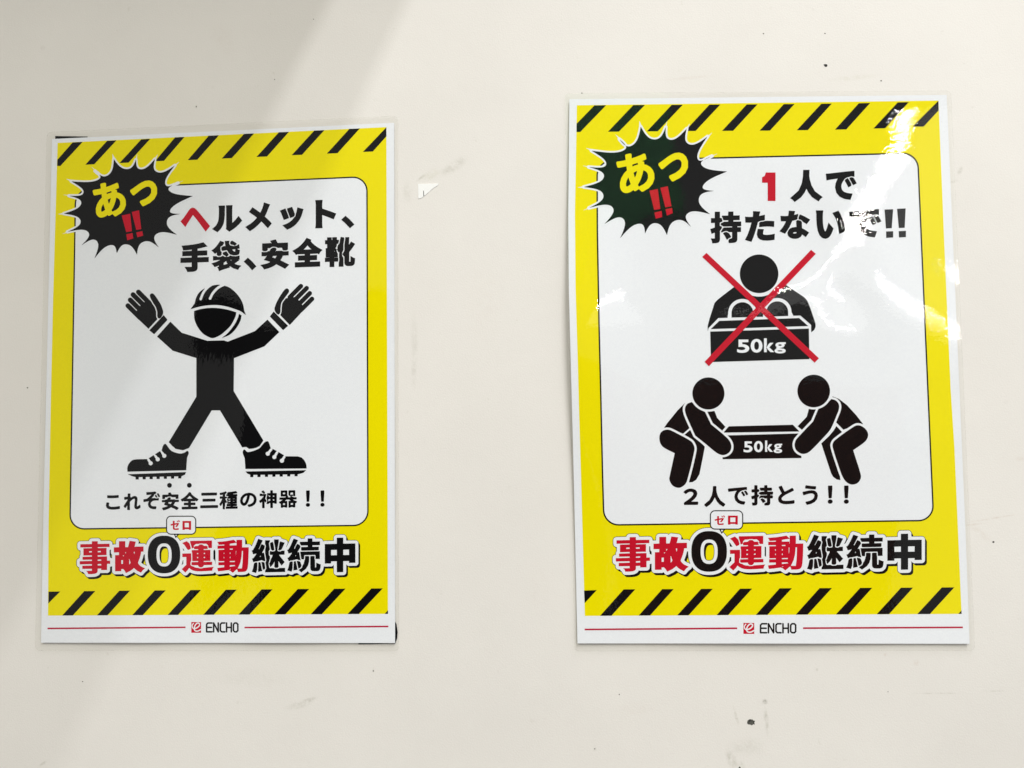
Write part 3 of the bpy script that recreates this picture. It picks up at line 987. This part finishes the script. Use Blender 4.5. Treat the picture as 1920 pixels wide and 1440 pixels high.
# ================================================================== right poster
PR = thing('safety_poster', 1450, 1206, 'laminated yellow poster of two stooping figures lifting a 50kg box, glare streak on it', 'poster')
HR = lift_right
paperR = [(1067.7, 186), (1775, 178), (1787, 455), (1802, 800), (1810.5, 1000), (1818, 1207), (1082.8, 1206.3), (1076, 900), (1073, 780), (1069.8, 660), (1066.6, 540), (1065.6, 400)]
slab('printed_sheet', paperR, M_PAPER, PR, HR, 5e-5, L_PAPER)
yr = sheet('yellow_field', [[densify([(1081.7, 197.4), (1759.6, 188.6), (1770.5, 455), (1782.5, 730), (1789.6, 840), (1803, 1151), (1096.6, 1154.8), (1089.5, 900), (1086, 780), (1082.8, 660),
            (1079.2, 540), (1078, 400)], 12)]], M_YELLOW, PR, HR, L_YEL)
for tx0, tx1, ty, bx0, bx1, by, dy in [
    (1187.5, 1209.4, 197, 1140, 1160.4, 247, .2), (1259.4, 1280.2, 196.6, 1213, 1233.3, 246.3, .2), (1330.2, 1350.6, 196.2, 1284.4, 1304.2, 245.7, .2),
    (1400.2, 1420.3, 195.8, 1353.9, 1374.7, 245.3, .2), (1469.7, 1489.8, 195.2, 1424.2, 1443.7, 245, .2), (1540, 1559.6, 194.5, 1494, 1514.8, 244.2, .3),
    (1610.4, 1631.7, 193.5, 1565.6, 1586.9, 243, .4), (1683.3, 1704.1, 192, 1637.7, 1659.8, 241, .5),
    (1169.4, 1191.2, 1105, 1125.3, 1146.5, 1154.5, .1), (1241.7, 1263.2, 1104.6, 1197.5, 1218.9, 1154.1, .1), (1314.7, 1336.5, 1104.1, 1269.8, 1291.1, 1153.7, .1),
    (1387.5, 1410.3, 1103.7, 1343.6, 1365.4, 1153.3, .1), (1461.9, 1484.8, 1103, 1417.2, 1439, 1152.9, .1), (1536.7, 1559.9, 1102.7, 1492.1, 1514.4, 1152.4, .1),
    (1612.8, 1635.4, 1102.3, 1567.3, 1590.5, 1152, .1), (1689.4, 1711.9, 1101.9, 1643.9, 1667.1, 1151.6, .1), (1766, 1789.4, 1101.4, 1720, 1743.7, 1151.4, .1)]:
    sheet('hazard_stripe', [[quad4(tx0, tx1, ty, bx0, bx1, by, dy)]], M_BLACK, yr, HR, L_A, 12)
for p in ([(1114.6, 197.6), (1136.5, 197.3), (1087.9, 247.5), (1081, 247.5), (1081.2, 231.9)],
          [(1759.5, 189), (1760, 206.9), (1732, 237.3), (1710.6, 237.6)],
          [(1095.2, 1107.3), (1119, 1106.3), (1096.2, 1131)], [(1802.9, 1144.5), (1803, 1150.8), (1797, 1150.8)]):
    sheet('hazard_stripe', [[p]], M_BLACK, yr, HR, L_A, 12)
panel(PR, HR, [(1119.5, 301.5), (1720.5, 287), (1750.5, 975.8), (1132.5, 984.6), (1130, 900), (1126.6, 747), (1123, 600), (1120, 430)], [28, 28, 28, 28, 0, 0, 0, 0], 2.8)
c6 = cr(1050, 160, 4.8)
bsR = c6([(727, 372), (850, 487), (952, 375), (995, 490), (1140, 390), (1162, 530), (1328, 460), (1237, 655), (1368, 636), (1280, 725), (1505, 775), (1292, 895),
          (1388, 950), (1250, 1020), (1352, 1160), (1152, 1150), (1185, 1280), (1045, 1215), (963, 1348), (862, 1240), (765, 1335), (700, 1247), (540, 1378),
          (568, 1200), (398, 1250), (470, 1095), (260, 1104), (390, 985), (213, 915), (395, 825), (258, 735), (416, 710), (283, 588), (563, 590), (533, 483), (650, 540)])
sbR = starburst(PR, HR, bsR, 1.07)
gA = glyph_field('あ', (1155.6, 1227.1, 287.7, 362.1), 0, 0, 2.9, rot=13)
gT = glyph_field('っ', (1234.4, 1290, 286, 340.2), 0, 0, 3.2, rot=15)
sheet('exclamation_character', [gA[0].contours(gA[1], .1), gT[0].contours(gT[1], .1)], M_YELLOW, sbR, HR, L_D, None)
sheet('exclamation_mark_piece', [[c6(p)] for p in ([(805, 948), (880, 932), (903, 1112), (848, 1122)], [(850, 1145), (915, 1130), (920, 1185), (862, 1200)],
      [(903, 922), (970, 908), (1003, 1088), (948, 1098)], [(950, 1115), (1008, 1103), (1015, 1150), (962, 1172)])], M_RED, sbR, HR, L_D, None)
one = np.array([(.28, 0), (1, 0), (1, 1), (.42, 1), (.42, .36), (0, .36), (0, .17), (.2, .12)], float)
o1 = glyph_field([one], (1428.9, 1454.1, 323.3, 376.7), 0, 0, 0)
sheet('red_numeral', [o1[0].contours(o1[1], .1)], M_RED, PR, HR, L_D, None)
c7 = cr(1320, 160, 3.84)
hd = headline('headline_character', [
    ('人', (1481.5, 1542.7, 318.3, 378.8), 4.00, 3.10), ('で', (1548.4, 1606.5, 320.2, 374.8), 3.50, 3.40),
    ('持', (1331.7, 1389.8, 396.5, 456.1), 3.00, 2.40), ('た', (1396.8, 1452.8, 395.7, 453.5), 3.50, 3.10), ('な', (1461.4, 1519.2, 394.9, 447.8), 3.40, 2.90),
    ('い', (1529.6, 1585.1, 394.4, 447.8), 3.70, 3.40), ('で', (1592.1, 1652.8, 391.8, 445.2), 3.50, 3.40)], M_BLACK, PR, HR, -.02)
sheet('headline_mark_piece', [[c7(p)] for p in ([(1300, 894), (1362, 892), (1352, 1028), (1310, 1030)], [(1311, 1052), (1362, 1050), (1362, 1095), (1312, 1098)],
      [(1390, 889), (1452, 886), (1445, 1025), (1403, 1027)], [(1402, 1050), (1454, 1047), (1454, 1092), (1404, 1095)])], M_BLACK, PR, HR, L_D, None)
letters('caption_character', [
    ('２', (1281.8, 1309.2, 915.8, 946.8), 0, 0, 1.60), ('人', (1320.5, 1360, 911, 950.5), 0, 0, 1.70), ('で', (1364.9, 1402.8, 912.9, 946.5), 0, 0, 1.40),
    ('持', (1408.5, 1449.6, 909.2, 948.1), 0, 0, 1.60), ('と', (1458.8, 1489.8, 910.3, 945.5), 0, 0, 1.50), ('う', (1504.7, 1533.6, 909.6, 946.6), 0, 0, 1.50),
    ('！', (1552, 1561.3, 910.3, 944.5), 0, 0, 1.30), ('！', (1582.2, 1591.6, 910.3, 944.5), 0, 0, 1.30)], M_BLACK, PR, HR, L_D, skew=-.012)
footer(PR, HR, [('事', (1154.7, 1218.8, 1007, 1072), 3.60, 1.15, 'r'), ('故', (1225.3, 1291.4, 1005.9, 1072), 4.50, 3.00, 'r'),
                ('運', (1367.6, 1435.1, 1004.6, 1070), 3.50, 1.25, 'r'), ('動', (1439.6, 1506.2, 1004.2, 1069.6), 3.50, 1.15, 'r'),
                ('継', (1512.9, 1581.6, 1002.1, 1069), 2.60, 1.65, 'k'), ('続', (1586.3, 1657, 1002.1, 1068.3), 2.60, 1.55, 'k'),
                ('中', (1663.8, 1728.3, 1000.6, 1068.3), 4.00, 3.65, 'k')], (1296.3, 1363, 995.7, 1072), (1313.6, 1345.6, 1011.5, 1057.3), 1.08)
balloon(PR, HR, (1331, 1393.5, 956.7, 993), ((1348, 0), (1361, 0), (1353.2, 1001)), (1339.9, 1359.7, 965.9, 984.4), (1364.9, 1383.5, 966.7, 983.6), 1.05)
rules(PR, HR, (1096.2, 1180.3), (1382.2, 1178), (1505.6, 1177.8), (1805.4, 1176.3), 3.2)
logo(PR, HR, 1393.9, 1414.2, 1168, 1188.5, 1424.7, 1493.6, 1168, 1187.9)


def kg(name, parent, H, layer, its):
    return letters(name, its, M_WHITE, parent, H, layer)


# ---- crossed-out lone lifter
c8 = cr(1290, 460, 6)
G = Grid(1318, 470, 1540, 690, .25)
hx, hy, hr = 1290 + 800 / 6, 460 + 320 / 6, 217 / 6
body = G.poly([smooth(c8([(222, 968), (224, 895), (298, 650), (335, 610), (505, 478), (640, 400), (960, 400), (1108, 450), (1305, 582), (1345, 630), (1425, 850), (1436, 905),
                          (1420, 950), (1385, 980), (1380, 890), (1265, 795), (340, 820), (232, 930)]), sharp=(0, 2, 4, 7, 8, 13, 14, 15, 16, 17), k=4)], 3)
body = np.maximum(body, -G.circle(hx, hy, 257 / 6))
for cx, cy, flare in ((612, 762, -1), (1005, 752, 1)):
    q = c8([(cx, cy)])[0]
    out = np.minimum(G.circle(*q, 160 / 6), G.poly([c8([(cx - 160, cy), (cx + 160, cy), (cx + 160 + (40 if flare > 0 else 0), 830), (cx - 160 - (10 if flare < 0 else 0), 830)])], 2))
    inn = np.minimum(G.circle(*q, 122 / 6), G.poly([c8([(cx - 122, cy), (cx + 122, cy), (cx + 122, 830), (cx - 122, 830)])], 2))
    body = np.minimum(np.maximum(body, -out), inn)
body = np.maximum(body, -G.poly([c8([(228, 940), (340, 818), (1265, 790), (1385, 895), (1392, 1330), (228, 1330)])], 2))
body = np.minimum(body, G.circle(hx, hy, hr))
lone = sheet('lone_lifter_pictogram', [G.contours(body, .08)], M_BLACK, PR, HR, L_C, None)
bx = sheet('box_pictogram', [[c8([(352, 850), (1250, 818), (1352, 908), (256, 942)])], [c8([(250, 970), (1360, 936), (1366, 1280), (258, 1313)])]], M_BLACK, PR, HR, L_C, None)
s8 = lambda a, b, c_, d: (1290 + a / 6, 1290 + b / 6, 460 + c_ / 6, 460 + d / 6)
kg('weight_character', bx, HR, L_D, [('5', s8(552, 690, 1060, 1210), .7, .6, .4), ('0', s8(705, 838, 1052, 1208), .7, .6, .4), ('k', s8(855, 968, 1046, 1202), .6, .5, .4), ('g', s8(972, 1100, 1090, 1216), .6, .5, .3)])
sheet('red_cross', [[c8([(160, 130), (208, 85), (1473, 1270), (1425, 1320)])], ], M_RED, PR, HR, L_E, None)
sheet('red_cross', [[c8([(1385, 50), (1438, 95), (235, 1360), (187, 1310)])], ], M_RED, PR, HR, L_F, None)

# ---- the pair that lifts together
G = Grid(1230, 700, 1632, 920, .25)


def stooper(c, hd_, hr_, A, B, C, D, E, sB, sD):
    h_ = c([hd_])[0]
    r = hr_ / 6.545
    gap = 27 / 6.545
    fB = G.poly([smooth(c(B), sharp=sB, k=5)], 6); fD = G.poly([smooth(c(D), sharp=sD, k=5)], 6)
    fA = G.poly([smooth(c(A), sharp=range(len(A)))], 3); fC = G.poly([c(C)], 3); fE = G.poly([smooth(c(E), sharp=range(len(E)))], 3)
    ring = G.circle(*h_, r + gap)
    fB = np.maximum(fB, -ring); fC = np.maximum(np.maximum(fC, -ring), -(fB - gap)); fA = np.maximum(np.maximum(fA, -ring), -(fB - gap))
    fA = np.maximum(fA, -(fD - gap)); fE = np.maximum(np.maximum(fE, -(fD - gap)), -(fB - gap))
    fE = np.maximum(fE, -(fA - gap * .8))
    F = np.minimum.reduce([fA, fB, fC, fD, fE, G.circle(*h_, r)])
    return F, np.minimum(fB, fC) - gap


cL = cr(1220, 690, 6.545)
FL, cutL = stooper(cL, (709, 312), 197,
    [(158, 745), (200, 680), (330, 520), (425, 425), (500, 388), (560, 470), (520, 700), (398, 806), (280, 760), (215, 755)],
    [(505, 418), (450, 440), (422, 490), (430, 560), (480, 680), (548, 830), (680, 935), (810, 1040), (880, 1068), (945, 1050), (985, 1000), (985, 930), (940, 860), (740, 690), (668, 540), (600, 505), (545, 455)],
    [(680, 520), (785, 530), (815, 610), (918, 722), (875, 772), (700, 720)],
    [(107, 860), (120, 800), (160, 765), (220, 757), (280, 780), (490, 895), (530, 950), (537, 1010), (448, 1380), (420, 1430), (370, 1465), (320, 1467), (265, 1437), (230, 1370), (237, 1310), (295, 1045), (160, 975), (120, 925)],
    [(465, 750), (500, 770), (540, 835), (665, 965), (640, 1100), (600, 1300), (560, 1370), (515, 1400), (472, 1403), (480, 1300), (480, 1000), (405, 820)],
    (0, 5, 13, 14), (15, 14, 4))
fl = sheet('lifter_pictogram', [G.contours(FL, .08)], M_BLACK, PR, HR, L_C, None)
cR = cr(1420, 690, 6.545)
FR, cutR = stooper(cR, (692, 282), 200,
    [(880, 380), (925, 350), (1000, 378), (1100, 455), (1215, 580), (1299, 690), (1215, 680), (1160, 720), (1057, 757), (965, 665), (900, 600)],
    [(908, 380), (960, 397), (998, 440), (1002, 500), (970, 590), (905, 740), (868, 793), (660, 1010), (600, 1048), (540, 1050), (480, 1010), (458, 950), (470, 890), (500, 850), (685, 655), (750, 500), (820, 460), (880, 410)],
    [(635, 490), (760, 500), (720, 640), (640, 720), (545, 757), (495, 715), (607, 597)],
    [(925, 930), (960, 880), (1180, 722), (1235, 702), (1300, 725), (1350, 780), (1358, 840), (1320, 905), (1176, 1008), (1265, 1290), (1270, 1350), (1232, 1410), (1160, 1430), (1095, 1400), (1050, 1340), (1010, 1240), (930, 990)],
    [(970, 712), (1040, 785), (1000, 900), (1000, 1200), (1020, 1375), (975, 1368), (930, 1335), (905, 1290), (785, 925), (880, 835), (935, 770)],
    (0, 6, 14, 15), (8,))
fr = sheet('lifter_pictogram', [G.contours(FR, .08)], M_BLACK, PR, HR, L_C, None)
FB = np.minimum(G.poly([[(1366.7, 799.3), (1486.8, 796.4), (1499, 809), (1355.5, 811.2)]], 3), G.poly([[(1352, 816.6), (1500, 812.6), (1502.7, 858.8), (1355, 861)]], 3))
FB = np.maximum(np.maximum(FB, -cutL), -cutR)
b2 = sheet('box_pictogram', [G.contours(FB, .08)], M_BLACK, PR, HR, L_C, None)
kg('weight_character', b2, HR, L_D, [('5', (1394.2, 1411, 827.5, 848.3), .6, .5, .3), ('0', (1413.8, 1430.5, 826.8, 848), .6, .5, .3), ('k', (1434.5, 1449, 826, 847.2), .5, .4, .3), ('g', (1450.5, 1466.6, 832, 849.5), .4, .4, .2)])

film('laminate_film', [(1059, 175), (1783, 170), (1828, 1220), (1077, 1221)], paperR, HR, PR)

# ================================================================== small things on the wall
t1 = slab('tape_strip', [(103.5, 255), (164, 256), (165, 262), (164, 292), (104, 294)], M_TAPE, None, flat, 0, 3.0e-4)
tag(t1, 'black tape strip showing above the top left corner of the poster with the raised gloves', 'tape')
t2 = slab('tape_strip', [(700, 1160), (739, 1163), (743.5, 1170), (745.5, 1185), (744.6, 1197), (741, 1206.5), (690, 1208), (672, 1208), (672, 1190)], M_TAPE, None, flat, 0, 3.0e-4)
tag(t2, 'curved black tape end peeking out at the lower right corner of the helmet poster', 'tape')
sc_ = thing('paper_scrap', 790, 372, 'torn white triangular paper scrap stuck to the wall between the posters', 'paper scrap')
slab('torn_paper', smooth([(783.8, 345), (822.5, 344.3), (821, 347.5), (812, 353), (803, 361), (797, 366), (790, 371), (784.3, 372.5)], sharp=(0, 1, 2, 7), k=3), M_SCRAP, sc_, flat, 0, 2.5e-4, step=None)
sheet('printed_stroke', [[[(793.6, 357.5), (794.7, 357.5), (795.2, 368.2), (794.1, 368.2)]]], M_BLACK, sc_, flat, 3.0e-4, None)


def chip(px, py, r, seed, mat, nm='plaster_chip'):
    rnd = random.Random(seed)
    n = 14 if r > 4 else 7
    lp = [(px + r * 1.1 * (0.72 + .5 * rnd.random()) * math.cos(2 * math.pi * k / n), py + r * .85 * (0.72 + .5 * rnd.random()) * math.sin(2 * math.pi * k / n)) for k in range(n)]
    o = sheet(nm, [[lp]], mat, wall, flat, 6e-5, None)
    if r > 4:
        sheet(nm, [[[(px - 4, py - 5), (px - .5, py - 5.6), (px - 1.5, py - 1), (px - 4, py - .5)]]], M_SPOT, wall, flat, 1.2e-4, None)
        sheet(nm, [[[(px + 3.5, py - 3), (px + 5.5, py + 1), (px + 7, py + 4), (px + 5, py + 4.5), (px + 3.6, py)]]], M_SPOT, wall, flat, 1.2e-4, None)


chip(1408.5, 1354, 6.6, 3, M_HOLE)
chip(1548, 122.3, 3.3, 5, M_SPOT)
chip(1862.6, 1016.3, 2.0, 6, M_SPOT)
for i, (x, y, r) in enumerate([(1431.5, 63, 1.2), (1547, 62.5, 1.3), (1652, 151.5, 1.4), (1091, 174.5, 1.3), (1161, 1302, 1.1), (368, 200, 1.2), (700, 1258, 1.2), (51.5, 727, 1.4),
                               (588, 36, 1), (1115, 1404, 1.3), (155, 1278, 1.1), (1665, 1297, 1.0), (515, 149, 1.0), (1387, 1439, 1.8)]):
    chip(x, y, r, 20 + i, M_HOLE)

for o in scn.objects:
    if 'base' in o: del o['base']
